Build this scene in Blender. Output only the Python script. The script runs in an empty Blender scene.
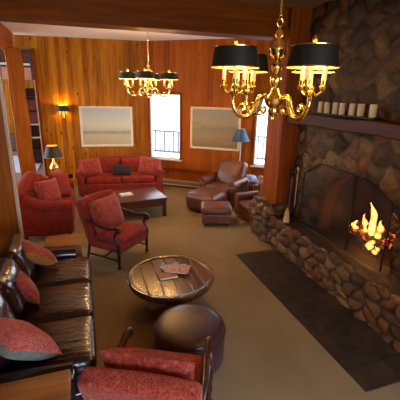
import bpy, math, random
import numpy as np
from mathutils import Vector, Matrix
random.seed(7); RNG = np.random.default_rng(5)
SC = bpy.context.scene; COL = SC.collection
PI = math.pi; R = math.radians

# ------------------------------------------------------------------ materials
def mat(name):
    m = bpy.data.materials.new(name); m.use_nodes = True
    nt = m.node_tree; b = nt.nodes['Principled BSDF']
    return m, nt, b
def lk(nt, a, b): nt.links.new(a, b)
def nd(nt, t, **k):
    n = nt.nodes.new(t)
    for a, v in k.items():
        if a in n.inputs: n.inputs[a].default_value = v
        else: setattr(n, a, v)
    return n
def ramp(nt, fac, stops):
    r = nt.nodes.new('ShaderNodeValToRGB')
    e = r.color_ramp.elements
    while len(e) < len(stops): e.new(0.5)
    for i, (p, c) in enumerate(stops):
        e[i].position = p; e[i].color = (*c, 1)
    lk(nt, fac, r.inputs[0]); return r.outputs[0]
def bump(nt, b, h, s, d=0.01):
    n = nd(nt, 'ShaderNodeBump'); n.inputs['Strength'].default_value = s; n.inputs['Distance'].default_value = d
    lk(nt, h, n.inputs['Height']); lk(nt, n.outputs[0], b.inputs['Normal']); lk(nt, n.outputs[0], b.inputs['Coat Normal'])
def coords(nt, scale=(1, 1, 1), loc=(0, 0, 0)):
    t = nd(nt, 'ShaderNodeTexCoord'); m = nd(nt, 'ShaderNodeMapping')
    m.inputs['Scale'].default_value = scale; m.inputs['Location'].default_value = loc
    lk(nt, t.outputs['Object'], m.inputs['Vector']); return m.outputs[0], t.outputs['Object']
def math_(nt, op, a, b=None):
    n = nd(nt, 'ShaderNodeMath', operation=op)
    for i, v in enumerate((a, b)):
        if v is None: continue
        if isinstance(v, (int, float)): n.inputs[i].default_value = v
        else: lk(nt, v, n.inputs[i])
    return n.outputs[0]
def mixc(nt, fac, a, b, mode='MIX'):
    n = nd(nt, 'ShaderNodeMix', data_type='RGBA', blend_type=mode)
    for i, v in ((0, fac), (6, a), (7, b)):
        if isinstance(v, (int, float)): n.inputs[i].default_value = v
        elif isinstance(v, tuple): n.inputs[i].default_value = (*v, 1)
        else: lk(nt, v, n.inputs[i])
    return n.outputs[2]
def plain(name, col, rough=0.6, metal=0, spec=0.5, noise=0.12, nscale=12, coat=0, bmp=0):
    m, nt, b = mat(name)
    v, _ = coords(nt)
    n = nd(nt, 'ShaderNodeTexNoise', Scale=nscale, Detail=4)
    lk(nt, v, n.inputs['Vector'])
    c = ramp(nt, n.outputs[0], [(0.3, tuple(x*(1-noise) for x in col)), (0.7, tuple(min(1, x*(1+noise)) for x in col))])
    lk(nt, c, b.inputs['Base Color'])
    b.inputs['Roughness'].default_value = rough; b.inputs['Metallic'].default_value = metal
    b.inputs['Specular IOR Level'].default_value = spec; b.inputs['Coat Weight'].default_value = coat
    if bmp: bump(nt, b, n.outputs[0], bmp)
    return m
def emis(name, col, s, base=(0.8, 0.7, 0.5)):
    m, nt, b = mat(name)
    b.inputs['Base Color'].default_value = (*base, 1)
    b.inputs['Emission Color'].default_value = (*col, 1); b.inputs['Emission Strength'].default_value = s
    return m
def wood(name, light, dark, plank=0.0, across=0, grain=2, rough=0.45, knots=0.0, seed=0.0, gs=22, vary=0.35, spec=0.4, coat=0):
    m, nt, b = mat(name)
    sc = [1, 1, 1]; sc[grain] = 0.07
    v, raw = coords(nt, tuple(sc), (seed, seed*1.7, seed*.6))
    n1 = nd(nt, 'ShaderNodeTexNoise', Scale=gs, Detail=6, Distortion=0.6); lk(nt, v, n1.inputs['Vector'])
    fac = n1.outputs[0]
    sep = nd(nt, 'ShaderNodeSeparateXYZ'); lk(nt, raw, sep.inputs[0])
    if plank:
        q = math_(nt, 'DIVIDE', sep.outputs[across], plank); fl = math_(nt, 'FLOOR', q)
        wn = nd(nt, 'ShaderNodeTexWhiteNoise', noise_dimensions='1D'); lk(nt, fl, wn.inputs['W'])
        # shift the grain from plank to plank
        cmb = nd(nt, 'ShaderNodeCombineXYZ'); lk(nt, math_(nt, 'MULTIPLY', wn.outputs[0], 9.0), cmb.inputs[grain])
        add = nd(nt, 'ShaderNodeVectorMath', operation='ADD'); lk(nt, v, add.inputs[0]); lk(nt, cmb.outputs[0], add.inputs[1])
        lk(nt, add.outputs[0], n1.inputs['Vector'])
        fac = math_(nt, 'ADD', math_(nt, 'MULTIPLY', fac, 1-vary), math_(nt, 'MULTIPLY', wn.outputs[0], vary))
    c = ramp(nt, fac, [(0.28, dark), (0.72, light)])
    if knots:
        ks = [5.5, 5.5, 5.5]; ks[grain] = 2.4
        kv, _ = coords(nt, tuple(ks), (seed*3, 0.3, seed))
        vo = nd(nt, 'ShaderNodeTexVoronoi', Scale=1.0); lk(nt, kv, vo.inputs['Vector'])
        kc = ramp(nt, vo.outputs['Distance'], [(0.05, (1, 1, 1)), (0.16, (0, 0, 0))])
        kf = math_(nt, 'MULTIPLY', kc, knots)
        c = mixc(nt, kf, c, tuple(x*0.28 for x in dark))
    lk(nt, c, b.inputs['Base Color'])
    b.inputs['Roughness'].default_value = rough; b.inputs['Specular IOR Level'].default_value = spec
    b.inputs['Coat Weight'].default_value = coat; b.inputs['Coat Roughness'].default_value = 0.15
    if plank:
        fr = math_(nt, 'FRACT', q)
        tri = math_(nt, 'ABSOLUTE', math_(nt, 'SUBTRACT', fr, 0.5))
        g = ramp(nt, tri, [(0.455, (1, 1, 1)), (0.5, (0, 0, 0))])
        bump(nt, b, g, 0.9, 0.012)
    else:
        bump(nt, b, n1.outputs[0], 0.12, 0.01)
    return m
def leather(name, col, rough=0.32, wr=0.35, stretch=(1, 1, 1), sc=9, coat=0):
    m, nt, b = mat(name)
    v, _ = coords(nt, stretch)
    n = nd(nt, 'ShaderNodeTexNoise', Scale=sc, Detail=3, Distortion=0.4); lk(nt, v, n.inputs['Vector'])
    f, _ = coords(nt)
    n2 = nd(nt, 'ShaderNodeTexNoise', Scale=5, Detail=5); lk(nt, f, n2.inputs['Vector'])
    c = ramp(nt, n2.outputs[0], [(0.3, tuple(x*.65 for x in col)), (0.7, tuple(x*1.35 for x in col))])
    lk(nt, c, b.inputs['Base Color']); b.inputs['Roughness'].default_value = rough; b.inputs['Coat Weight'].default_value = coat; b.inputs['Coat Roughness'].default_value = .16
    bump(nt, b, n.outputs[0], wr, 0.03)
    return m
def damask(name, c1, c2, c3, sc=26, sheen=0.2):
    m, nt, b = mat(name)
    v, _ = coords(nt)
    n = nd(nt, 'ShaderNodeTexNoise', Scale=sc, Detail=2, Distortion=2.2); lk(nt, v, n.inputs['Vector'])
    n2 = nd(nt, 'ShaderNodeTexVoronoi', Scale=sc*.55); lk(nt, v, n2.inputs['Vector'])
    a = ramp(nt, n.outputs[0], [(0.42, c1), (0.5, c2), (0.6, c1)])
    e = ramp(nt, n2.outputs['Distance'], [(0.12, (1, 1, 1)), (0.28, (0, 0, 0))])
    c = mixc(nt, math_(nt, 'MULTIPLY', e, 0.55), a, c3)
    lk(nt, c, b.inputs['Base Color']); b.inputs['Roughness'].default_value = 0.9
    b.inputs['Specular IOR Level'].default_value = 0.15; b.inputs['Sheen Weight'].default_value = sheen
    bump(nt, b, n.outputs[0], 0.15, 0.01)
    return m
def stone_mat(name, rough=0.62, boost=1.0):
    m, nt, b = mat(name)
    at = nd(nt, 'ShaderNodeVertexColor'); at.layer_name = 'stone_colour'
    v, _ = coords(nt)
    n = nd(nt, 'ShaderNodeTexNoise', Scale=22, Detail=6); lk(nt, v, n.inputs['Vector'])
    k = ramp(nt, n.outputs[0], [(0.3, (.62*boost,)*3), (0.7, (1.15*boost,)*3)])
    c = mixc(nt, 1.0, at.outputs[0], k, 'MULTIPLY')
    lk(nt, c, b.inputs['Base Color']); b.inputs['Roughness'].default_value = rough; b.inputs['Specular IOR Level'].default_value = .2
    bump(nt, b, n.outputs[0], 0.4, 0.012)
    return m
def brick_mat(name, c1, c2, mortar):
    m, nt, b = mat(name)
    t = nd(nt, 'ShaderNodeTexCoord'); sp = nd(nt, 'ShaderNodeSeparateXYZ'); lk(nt, t.outputs['Object'], sp.inputs[0])
    cm = nd(nt, 'ShaderNodeCombineXYZ')
    lk(nt, math_(nt, 'ADD', sp.outputs[1], sp.outputs[0]), cm.inputs[0]); lk(nt, sp.outputs[2], cm.inputs[1])
    br = nd(nt, 'ShaderNodeTexBrick', Scale=4.5); lk(nt, cm.outputs[0], br.inputs['Vector'])
    br.inputs['Color1'].default_value = (*c1, 1); br.inputs['Color2'].default_value = (*c2, 1); br.inputs['Mortar'].default_value = (*mortar, 1)
    lk(nt, br.outputs[0], b.inputs['Base Color']); b.inputs['Roughness'].default_value = 0.9
    return m
def glass_mat(name):
    m = bpy.data.materials.new(name); m.use_nodes = True; nt = m.node_tree; nt.nodes.clear()
    o = nt.nodes.new('ShaderNodeOutputMaterial'); tr = nt.nodes.new('ShaderNodeBsdfTransparent'); gl = nt.nodes.new('ShaderNodeBsdfGlossy')
    gl.inputs['Roughness'].default_value = 0.02; mx = nt.nodes.new('ShaderNodeMixShader'); mx.inputs[0].default_value = 0.05
    tr.inputs[0].default_value = (.97, .98, 1, 1)
    lk(nt, tr.outputs[0], mx.inputs[1]); lk(nt, gl.outputs[0], mx.inputs[2]); lk(nt, mx.outputs[0], o.inputs[0])
    return m

M = {}
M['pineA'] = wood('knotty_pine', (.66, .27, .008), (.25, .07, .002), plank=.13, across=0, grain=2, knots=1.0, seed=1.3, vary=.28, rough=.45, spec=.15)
M['pineB'] = wood('pine_boards_dim_light', (.40, .10, .004), (.22, .045, .002), plank=.15, across=0, grain=2, knots=.5, seed=4.1, vary=.3, rough=.45, spec=.15)  # weaker light on these walls is worked into the darker, redder colour
M['beam'] = wood('dark_fir_beam', (.25, .06, .002), (.13, .03, .001), grain=0, gs=16, rough=.5, spec=.12)
M['beamY'] = wood('header_fir', (.42, .11, .015), (.24, .055, .008), grain=1, gs=16, rough=.45, spec=.15)
M['post'] = wood('fir_post', (.44, .14, .010), (.26, .065, .005), grain=2, gs=18, rough=.5, seed=3, spec=.15)
M['postR'] = wood('cedar_post', (.26, .056, .004), (.14, .026, .002), grain=2, gs=14, rough=.5, seed=6, spec=.12)
M['nearceil'] = wood('ceiling_boards', (.40, .22, .10), (.24, .12, .05), plank=.2, across=1, grain=0, rough=.5)
M['mantel'] = wood('mantel_timber', (.09, .024, .004), (.045, .011, .002), grain=1, gs=14, rough=.5, seed=8, spec=.15)
M['tabletop'] = wood('table_walnut', (.17, .06, .022), (.06, .018, .007), plank=.17, across=0, grain=1, gs=20, rough=.22, vary=.4, seed=2, coat=.3)
M['darkwood'] = wood('dark_turned_wood', (.075, .02, .012), (.025, .007, .005), grain=2, gs=20, rough=.28, seed=5)
M['cherry'] = wood('cherry_wood', (.13, .035, .02), (.05, .012, .008), grain=0, gs=14, rough=.3, seed=9)
M['oak'] = wood('honey_oak', (.46, .20, .055), (.24, .09, .02), grain=0, gs=16, rough=.32, seed=11)
M['frame'] = plain('gilt_frame', (.66, .50, .28), .45, noise=.1)
M['frameA'] = plain('pale_frame', (.88, .84, .72), .5, noise=.05)
M['white'] = plain('painted_ceiling', (.90, .88, .85), .8, noise=.04, nscale=3)
M['whitetrim'] = plain('white_trim', (.62, .56, .48), .6, noise=.08)
M['brass'] = plain('polished_brass', (.95, .68, .24), .2, metal=1, noise=.1, nscale=20)
M['blackmetal'] = plain('black_iron', (.012, .011, .010), .5, metal=.6, noise=.2)
M['shade'] = plain('black_card_shade', (.008, .012, .010), .55, noise=.1)
M['gold'] = plain('gold_lining', (.95, .72, .28), .5, noise=.05)
M['candle'] = plain('ivory_candle_sleeve', (.85, .68, .36), .5, noise=.05)
M['wax'] = plain('cream_wax', (.62, .44, .23), .5, noise=.08)
M['bulb'] = emis('lit_bulb', (1, .62, .2), 14)
M['rose'] = plain('rose_red_cloth', (.24, .032, .024), .92, spec=.15, noise=.22, nscale=9, bmp=.1)
M['roseD'] = damask('red_floral_cloth', (.25, .032, .026), (.44, .10, .055), (.24, .022, .025), sc=16)
M['brocade'] = damask('red_gold_brocade', (.25, .018, .018), (.44, .095, .04), (.46, .17, .11), sc=26)
M['paisley'] = damask('pink_gold_brocade', (.48, .05, .065), (.62, .26, .18), (.58, .40, .30), sc=30)
M['goldcl'] = damask('gold_red_brocade', (.45, .16, .03), (.55, .28, .06), (.35, .03, .02), sc=24)
M['grey'] = plain('grey_green_velvet', (.20, .22, .18), .9, noise=.3, nscale=40)
M['leather'] = leather('oxblood_leather', (.024, .008, .008), .26, .42, (3, .7, 1), 7, .8)
M['leatherB'] = leather('oxblood_leather_back', (.020, .007, .010), .24, .25, (1, 1, 1), 7, .8)
M['brownl'] = leather('brown_club_leather', (.115, .030, .012), .38, .3)
M['ottol'] = leather('plum_brown_leather', (.05, .018, .020), .36, .15)
M['slate'] = None
M['lampblk'] = plain('lamp_shade_black', (.02, .018, .014), .6)
M['teal'] = plain('teal_lamp_shade', (.02, .065, .13), .6, noise=.1)
M['paperA'] = damask('magazine_cover_print', (.62, .52, .42), (.55, .16, .08), (.20, .26, .30), sc=9, sheen=0)
M['paperB'] = damask('brochure_cover_print', (.58, .54, .48), (.20, .28, .20), (.65, .50, .30), sc=11, sheen=0)
M['paper'] = plain('white_paper', (.75, .72, .68), .6, noise=.05)
M['blackcl'] = plain('black_cushion_cloth', (.03, .022, .03), .9, noise=.4, nscale=20)
M['bluecl'] = plain('blue_grey_throw', (.22, .30, .48), .9, noise=.5, nscale=12)
M['heater'] = plain('heater_enamel', (.30, .17, .10), .4, noise=.05)
M['glass'] = glass_mat('window_glass')
M['snow'] = plain('snow', (.85, .88, .95), .8, noise=.03)
M['rail'] = plain('weathered_rail', (.30, .36, .46), .7)
M['soot'] = brick_mat('sooty_brick', (.045, .022, .014), (.028, .015, .011), (.015, .011, .009))
M['archbrick'] = brick_mat('red_fire_brick', (.11, .034, .018), (.075, .024, .014), (.03, .02, .015))
M['stone'] = stone_mat('river_stone')
M['bark'] = plain('charred_bark', (.035, .02, .014), .9, noise=.5, nscale=30, bmp=.8)
M['straw'] = plain('broom_straw', (.50, .30, .12), .9, noise=.3, nscale=40)
M['copper'] = plain('dull_brass', (.55, .33, .12), .35, metal=1)
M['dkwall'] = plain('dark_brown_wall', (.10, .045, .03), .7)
M['pinkfas'] = wood('pinkish_fascia_board', (.48, .22, .15), (.36, .15, .10), grain=0, rough=.6, seed=2)
M['books'] = damask('mixed_book_spines', (.20, .04, .03), (.08, .05, .05), (.30, .20, .12), sc=14, sheen=0)
M['hallfloor'] = plain('brown_hall_carpet', (.24, .15, .11), .8, noise=.2, nscale=4)
M['bluefloor'] = plain('pale_blue_floor_patch', (.62, .72, .88), .6, noise=.12, nscale=2)

def carpet_mat():
    m, nt, b = mat('olive_tan_carpet')
    v, _ = coords(nt)
    n = nd(nt, 'ShaderNodeTexNoise', Scale=1.4, Detail=5); lk(nt, v, n.inputs['Vector'])
    f = nd(nt, 'ShaderNodeTexNoise', Scale=190, Detail=2); lk(nt, v, f.inputs['Vector'])
    a = ramp(nt, n.outputs[0], [(0.3, (.235, .158, .068)), (0.7, (.29, .20, .095))])
    k = ramp(nt, f.outputs[0], [(0.3, (.78, .78, .78)), (0.7, (1.1, 1.1, 1.1))])
    lk(nt, mixc(nt, 1.0, a, k, 'MULTIPLY'), b.inputs['Base Color'])
    b.inputs['Roughness'].default_value = .95; b.inputs['Specular IOR Level'].default_value = .1
    bump(nt, b, f.outputs[0], .5, .01); return m
M['carpet'] = carpet_mat()
def slate_mat():
    m, nt, b = mat('slate_tiles')
    t = nd(nt, 'ShaderNodeTexCoord')
    mp = nd(nt, 'ShaderNodeMapping'); mp.inputs['Location'].default_value = (.12, -.1, 0); lk(nt, t.outputs['Object'], mp.inputs[0])
    br = nd(nt, 'ShaderNodeTexBrick', Scale=1.0); lk(nt, mp.outputs[0], br.inputs['Vector'])
    br.inputs['Brick Width'].default_value = .48; br.inputs['Row Height'].default_value = .42; br.inputs['Mortar Size'].default_value = .008
    br.inputs['Color1'].default_value = (.028, .021, .013, 1); br.inputs['Color2'].default_value = (.042, .026, .014, 1); br.inputs['Mortar'].default_value = (.015, .012, .010, 1)
    n = nd(nt, 'ShaderNodeTexNoise', Scale=5, Detail=8, Distortion=1.0); lk(nt, t.outputs['Object'], n.inputs['Vector'])
    k = ramp(nt, n.outputs[0], [(0.35, (.55, .6, .6)), (0.7, (1.5, 1.3, 1.1))])
    lk(nt, mixc(nt, 1.0, br.outputs[0], k, 'MULTIPLY'), b.inputs['Base Color'])
    b.inputs['Roughness'].default_value = .5; b.inputs['Specular IOR Level'].default_value = .35
    bump(nt, b, n.outputs[0], .4, .015); return m
M['slate'] = slate_mat()
def painting_mat(name, bands, z0, z1, mottle):
    m, nt, b = mat(name)
    t = nd(nt, 'ShaderNodeTexCoord'); sp = nd(nt, 'ShaderNodeSeparateXYZ'); lk(nt, t.outputs['Object'], sp.inputs[0])
    n = nd(nt, 'ShaderNodeTexNoise', Scale=3, Detail=6); 
    mp = nd(nt, 'ShaderNodeMapping'); mp.inputs['Scale'].default_value = (1, 1, 5); lk(nt, t.outputs['Object'], mp.inputs[0]); lk(nt, mp.outputs[0], n.inputs['Vector'])
    z = math_(nt, 'DIVIDE', math_(nt, 'SUBTRACT', sp.outputs[2], z0), z1-z0)
    z = math_(nt, 'ADD', z, math_(nt, 'MULTIPLY', math_(nt, 'SUBTRACT', n.outputs[0], .5), mottle))
    lk(nt, ramp(nt, z, bands), b.inputs['Base Color']); b.inputs['Roughness'].default_value = .4
    return m

# ------------------------------------------------------------------ mesh helpers
class MB:
    def __init__(s): s.v = []; s.f = []; s.fm = []
    def add(s, vs, fs, mi=0, T=None):
        o = len(s.v)
        for p in vs: s.v.append(tuple(T @ Vector(p)) if T is not None else tuple(p))
        for f in fs: s.f.append(tuple(o+i for i in f)); s.fm.append(mi)
        return s
    def box(s, c, d, mi=0, T=None, rz=0):
        x, y, z = [q/2 for q in d]; cs, sn = math.cos(rz), math.sin(rz)
        P = [(c[0]+cs*a-sn*b_, c[1]+sn*a+cs*b_, c[2]+e) for a in (-x, x) for b_ in (-y, y) for e in (-z, z)]
        return s.add(P, [(0, 1, 3, 2), (4, 6, 7, 5), (0, 4, 5, 1), (2, 3, 7, 6), (0, 2, 6, 4), (1, 5, 7, 3)], mi, T)
    def rbox(s, c, d, r=.03, n=6, bulge=(0, 0, 0), mi=0, T=None, k=3, fn=None):
        h = [q/2 for q in d]; r = min(r, *[q*.98 for q in h])
        def ax(a):
            arc = [-a + r*(1-math.cos(t*PI/2/k)) for t in range(k)]
            mid = [-(a-r) + 2*(a-r)*i/n for i in range(n+1)]
            return arc+mid+[-q for q in reversed(arc)]
        A = [ax(q) for q in h]
        idx = {}; vs = []; fs = []
        def vert(p):
            key = tuple(round(q, 6) for q in p)
            if key in idx: return idx[key]
            inn = [max(-(h[i]-r), min(h[i]-r, p[i])) for i in range(3)]
            off = Vector([p[i]-inn[i] for i in range(3)])
            if off.length > 1e-9: off = off.normalized()*r
            q = [inn[i]+off[i] for i in range(3)]
            u = [q[i]/h[i] for i in range(3)]
            for i in range(3):
                j, l = (i+1) % 3, (i+2) % 3
                q[i] += bulge[i]*u[i]*(1-min(1, u[j]**2))*(1-min(1, u[l]**2))
            if fn: q = fn(q, u)
            idx[key] = len(vs); vs.append((q[0]+c[0], q[1]+c[1], q[2]+c[2])); return idx[key]
        for i in range(3):
            j, l = (i+1) % 3, (i+2) % 3
            for sg in (-1, 1):
                for a in range(len(A[j])-1):
                    for b in range(len(A[l])-1):
                        q = []
                        for (aa, bb) in ((a, b), (a+1, b), (a+1, b+1), (a, b+1)):
                            p = [0, 0, 0]; p[i] = sg*h[i]; p[j] = A[j][aa]; p[l] = A[l][bb]; q.append(vert(p))
                        if len(set(q)) < 3: continue
                        fs.append(tuple(q) if sg > 0 else tuple(reversed(q)))
        return s.add(vs, fs, mi, T)
    def lathe(s, prof, c=(0, 0, 0), n=24, mi=0, T=None, cap=True):
        vs = []; fs = []
        for (r, z) in prof:
            for i in range(n):
                a = 2*PI*i/n; vs.append((c[0]+r*math.cos(a), c[1]+r*math.sin(a), c[2]+z))
        for j in range(len(prof)-1):
            for i in range(n):
                k = (i+1) % n; fs.append((j*n+i, j*n+k, (j+1)*n+k, (j+1)*n+i))
        if cap:
            fs.append(tuple(reversed(range(n)))); fs.append(tuple((len(prof)-1)*n+i for i in range(n)))
        return s.add(vs, fs, mi, T)
    def tube(s, pts, rad, n=8, mi=0, T=None, closed=False):
        P = [Vector(p) for p in pts]; N = len(P)
        rr = rad if isinstance(rad, (list, tuple)) else [rad]*N
        vs = []; fs = []; prev = None
        for i in range(N):
            if closed: t = P[(i+1) % N]-P[i-1]
            else: t = P[min(N-1, i+1)]-P[max(0, i-1)]
            t.normalize()
            if prev is None:
                up = Vector((0, 0, 1)) if abs(t.z) < .9 else Vector((1, 0, 0)); a = t.cross(up).normalized()
            else: a = (prev-t*prev.dot(t)).normalized()
            prev = a; b = t.cross(a)
            for k in range(n):
                q = 2*PI*k/n; vs.append(tuple(P[i]+(a*math.cos(q)+b*math.sin(q))*rr[i]))
        for i in range(N if closed else N-1):
            j = (i+1) % N
            for k in range(n):
                l = (k+1) % n; fs.append((i*n+k, j*n+k, j*n+l, i*n+l))
        if not closed:
            fs.append(tuple(range(n))); fs.append(tuple((N-1)*n+k for k in reversed(range(n))))
        return s.add(vs, fs, mi, T)
    def pillow(s, w, h, t, n=12, mi=0, T=None, mi2=None, pinch=.06, flop=0.0):
        vs = []; g = {}
        for sd in (1, -1):
            for i in range(n+1):
                for j in range(n+1):
                    u, v = -1+2*i/n, -1+2*j/n
                    if sd < 0 and (i in (0, n) or j in (0, n)): g[(sd, i, j)] = g[(1, i, j)]; continue
                    e = ((1-u**4)*(1-v**4))**.6
                    pu = 1-pinch*(1-v*v)*abs(u)**3; pv = 1-pinch*(1-u*u)*abs(v)**3
                    g[(sd, i, j)] = len(vs)
                    vs.append((u*w/2*pu, sd*t/2*e + flop*u*u*v, v*h/2*pv))
        fs = []; o = len(s.v)
        for sd in (1, -1):
            for i in range(n):
                for j in range(n):
                    q = (g[(sd, i, j)], g[(sd, i+1, j)], g[(sd, i+1, j+1)], g[(sd, i, j+1)])
                    fs.append(q if sd < 0 else tuple(reversed(q)))
        o = len(s.v)
        s.add(vs, fs, mi, T)
        if mi2 is not None:
            for q in range(len(s.fm)-n*n, len(s.fm)): s.fm[q] = mi2
        return s
    def build(s, name, mats, parent=None, smooth=True, loc=None, rot=None):
        me = bpy.data.meshes.new(name); me.from_pydata(s.v, [], s.f); me.update()
        for m in (mats if isinstance(mats, (list, tuple)) else [mats]): me.materials.append(m)
        me.polygons.foreach_set('material_index', s.fm)
        if smooth:
            me.polygons.foreach_set('use_smooth', [True]*len(me.polygons))
            me.set_sharp_from_angle(angle=R(42))
        me.update()
        o = bpy.data.objects.new(name, me); COL.objects.link(o)
        if parent is not None: o.parent = parent
        if loc is not None: o.location = loc
        if rot is not None: o.rotation_euler = rot
        return o
def B(): return MB()
def tag(o, label=None, cat=None, group=None, kind=None):
    if label: o['label'] = label
    if cat: o['category'] = cat
    if group: o['group'] = group
    if kind: o['kind'] = kind
    return o
def thing(name, label, cat, loc=(0, 0, 0), rz=0, group=None):
    o = bpy.data.objects.new(name, None); COL.objects.link(o); o.empty_display_size = .1
    o.location = loc; o.rotation_euler = (0, 0, rz); return tag(o, label, cat, group)
def children(o): return [c for c in bpy.data.objects if c.parent == o]
def copy_tree(o, parent=None):
    c = o.copy(); COL.objects.link(c)
    if parent is not None: c.parent = parent
    for ch in children(o): copy_tree(ch, c)
    return c
def struct(o, label=None, cat=None): return tag(o, label, cat, kind='structure')
def TR(loc=(0, 0, 0), rx=0, ry=0, rz=0):
    return Matrix.Translation(loc) @ Matrix.Rotation(rz, 4, 'Z') @ Matrix.Rotation(ry, 4, 'Y') @ Matrix.Rotation(rx, 4, 'X')
def curve(pts, n=24):
    """Catmull-Rom through points"""
    P = [Vector(p) for p in pts]; P = [P[0]*2-P[1]]+P+[P[-1]*2-P[-2]]; out = []
    for i in range(1, len(P)-2):
        for k in range(n):
            t = k/n; a, b, c, d = P[i-1], P[i], P[i+1], P[i+2]
            out.append(.5*((2*b)+(c-a)*t+(2*a-5*b+4*c-d)*t*t+(3*b-a-3*c+d)*t**3))
    out.append(P[-2]); return out
def light(name, kind, loc, energy, col, size=.1, rot=None, sizey=None, spread=None):
    l = bpy.data.lights.new(name, kind); l.energy = energy; l.color = col
    if kind == 'AREA':
        l.size = size
        if sizey: l.shape = 'RECTANGLE'; l.size_y = sizey
        if spread: l.spread = spread
    else: l.shadow_soft_size = size
    o = bpy.data.objects.new(name, l); COL.objects.link(o); o.location = loc
    if rot: o.rotation_euler = rot
    return o

# ------------------------------------------------------------------ stone masonry
PAL = np.array([.46, .35, .16])*np.array([(.25, .13, .07), (.30, .18, .10), (.19, .115, .065), (.32, .13, .065), (.21, .14, .085), (.26, .15, .085), (.13, .08, .05), (.36, .235, .14), (.21, .10, .055)])
def stones(mb_list, pos, S, T, ds, cs, ct, depth=.05, hole=None, seed=0, pal=PAL, warp=.03, extra=None, mort=.014):
    """sheet of set stones; pos(s,t)->point,normal arrays.  mb_list collects (verts, faces, colours)"""
    rg = np.random.default_rng(seed)
    ns, nt_ = int((S[1]-S[0])/ds)+1, int((T[1]-T[0])/ds)+1
    s = np.linspace(S[0], S[1], ns); t = np.linspace(T[0], T[1], nt_)
    SS, TT = np.meshgrid(s, t, indexing='ij')
    seeds = []
    r0 = 0; tt = T[0]-ct
    while tt < T[1]+ct:
        ss = S[0]-cs+(r0 % 2)*cs*.5
        while ss < S[1]+cs:
            seeds.append((ss+rg.uniform(-.3, .3)*cs, tt+rg.uniform(-.3, .3)*ct, rg.uniform(.75, 1.25))); ss += cs
        tt += ct; r0 += 1
    seeds = np.array(seeds)
    if extra is not None:
        ex = np.array(extra); keep = np.ones(len(seeds), bool)
        for e in ex: keep &= np.hypot(seeds[:, 0]-e[0], seeds[:, 1]-e[1]) > .19
        seeds = np.vstack([seeds[keep], ex])
    ws = SS+warp*np.sin(TT*17+np.sin(SS*13)); wt = TT+warp*np.sin(SS*15+1.3*np.cos(TT*11))
    F1 = np.full(SS.shape, 1e9); F2 = F1.copy(); ID = np.zeros(SS.shape, int)
    asp = ct/cs
    for i, (a, b, w) in enumerate(seeds):
        d = np.hypot((ws-a)*asp**.6, (wt-b))/w**.5
        m1 = d < F1
        F2 = np.where(m1, F1, np.minimum(F2, d)); ID = np.where(m1, i, ID); F1 = np.where(m1, d, F1)
    e = F2-F1
    k = len(seeds)
    prot = rg.uniform(.55, 1.25, k)[ID]
    hgt = depth*prot*(1-np.exp(-(e/(.03))))*np.clip(1.25-F1/(ct*.95), .55, 1.2) - .01
    colr = pal[rg.integers(0, len(pal), k)]*rg.uniform(.75, 1.2, (k, 1))
    Cc = colr[ID]; mm = np.clip((e-mort*.5)/(mort), 0, 1)[..., None]
    Cc = Cc*mm+np.array((.055, .04, .03))*(1-mm)
    P, N = pos(SS, TT)
    V = P+N*hgt[..., None]
    fs = []
    keepm = None if hole is None else hole(SS, TT)
    for i in range(ns-1):
        for j in range(nt_-1):
            if keepm is not None and (keepm[i, j] and keepm[i+1, j] and keepm[i+1, j+1] and keepm[i, j+1]): continue
            fs.append((i*nt_+j, (i+1)*nt_+j, (i+1)*nt_+j+1, i*nt_+j+1))
    mb_list.append((V.reshape(-1, 3), fs, Cc.reshape(-1, 3)))
def build_stones(name, parts, m, parent=None):
    V = []; Fc = []; C = []; o = 0
    for v, f, c in parts:
        V.append(v); C.append(c); Fc += [tuple(o+i for i in q) for q in f]; o += len(v)
    V = np.vstack(V); C = np.vstack(C)
    me = bpy.data.meshes.new(name); me.from_pydata(V.tolist(), [], Fc); me.materials.append(m)
    a = me.color_attributes.new('stone_colour', 'FLOAT_COLOR', 'POINT')
    a.data.foreach_set('color', np.hstack([C, np.ones((len(C), 1))]).astype(np.float32).ravel())
    me.polygons.foreach_set('use_smooth', [True]*len(me.polygons)); me.update()
    ob = bpy.data.objects.new(name, me); COL.objects.link(ob)
    if parent is not None: ob.parent = parent
    return ob

# ================================================================== SETTING
CZ = 3.83
struct(B().box((.6, 2.5, -.05), (8.4, 16.2, .1)).build('floor', M['carpet'], smooth=False))
struct(B().box((-6.1, 9, -.05), (5, 26, .1)).box((-2.6, 16.3, -.05), (4, 11.4, .1)).build('floor_hall', M['hallfloor'], smooth=False))
# wall A : local x runs along the wall, thickness behind
P0 = Vector((1.68, 9.92, 0)); aA = math.atan(-.118); LA = 2.68
wa = B(); wa.box((-LA/2, .1, 1.95), (LA, .2, 3.9)); wa.box((-LA-.9, .1, 3.72), (1.8, .2, .36))
o = struct(wa.build('wall_back', M['pineA'], smooth=False)); o.location = P0; o.rotation_euler = (0, 0, aA)
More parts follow.
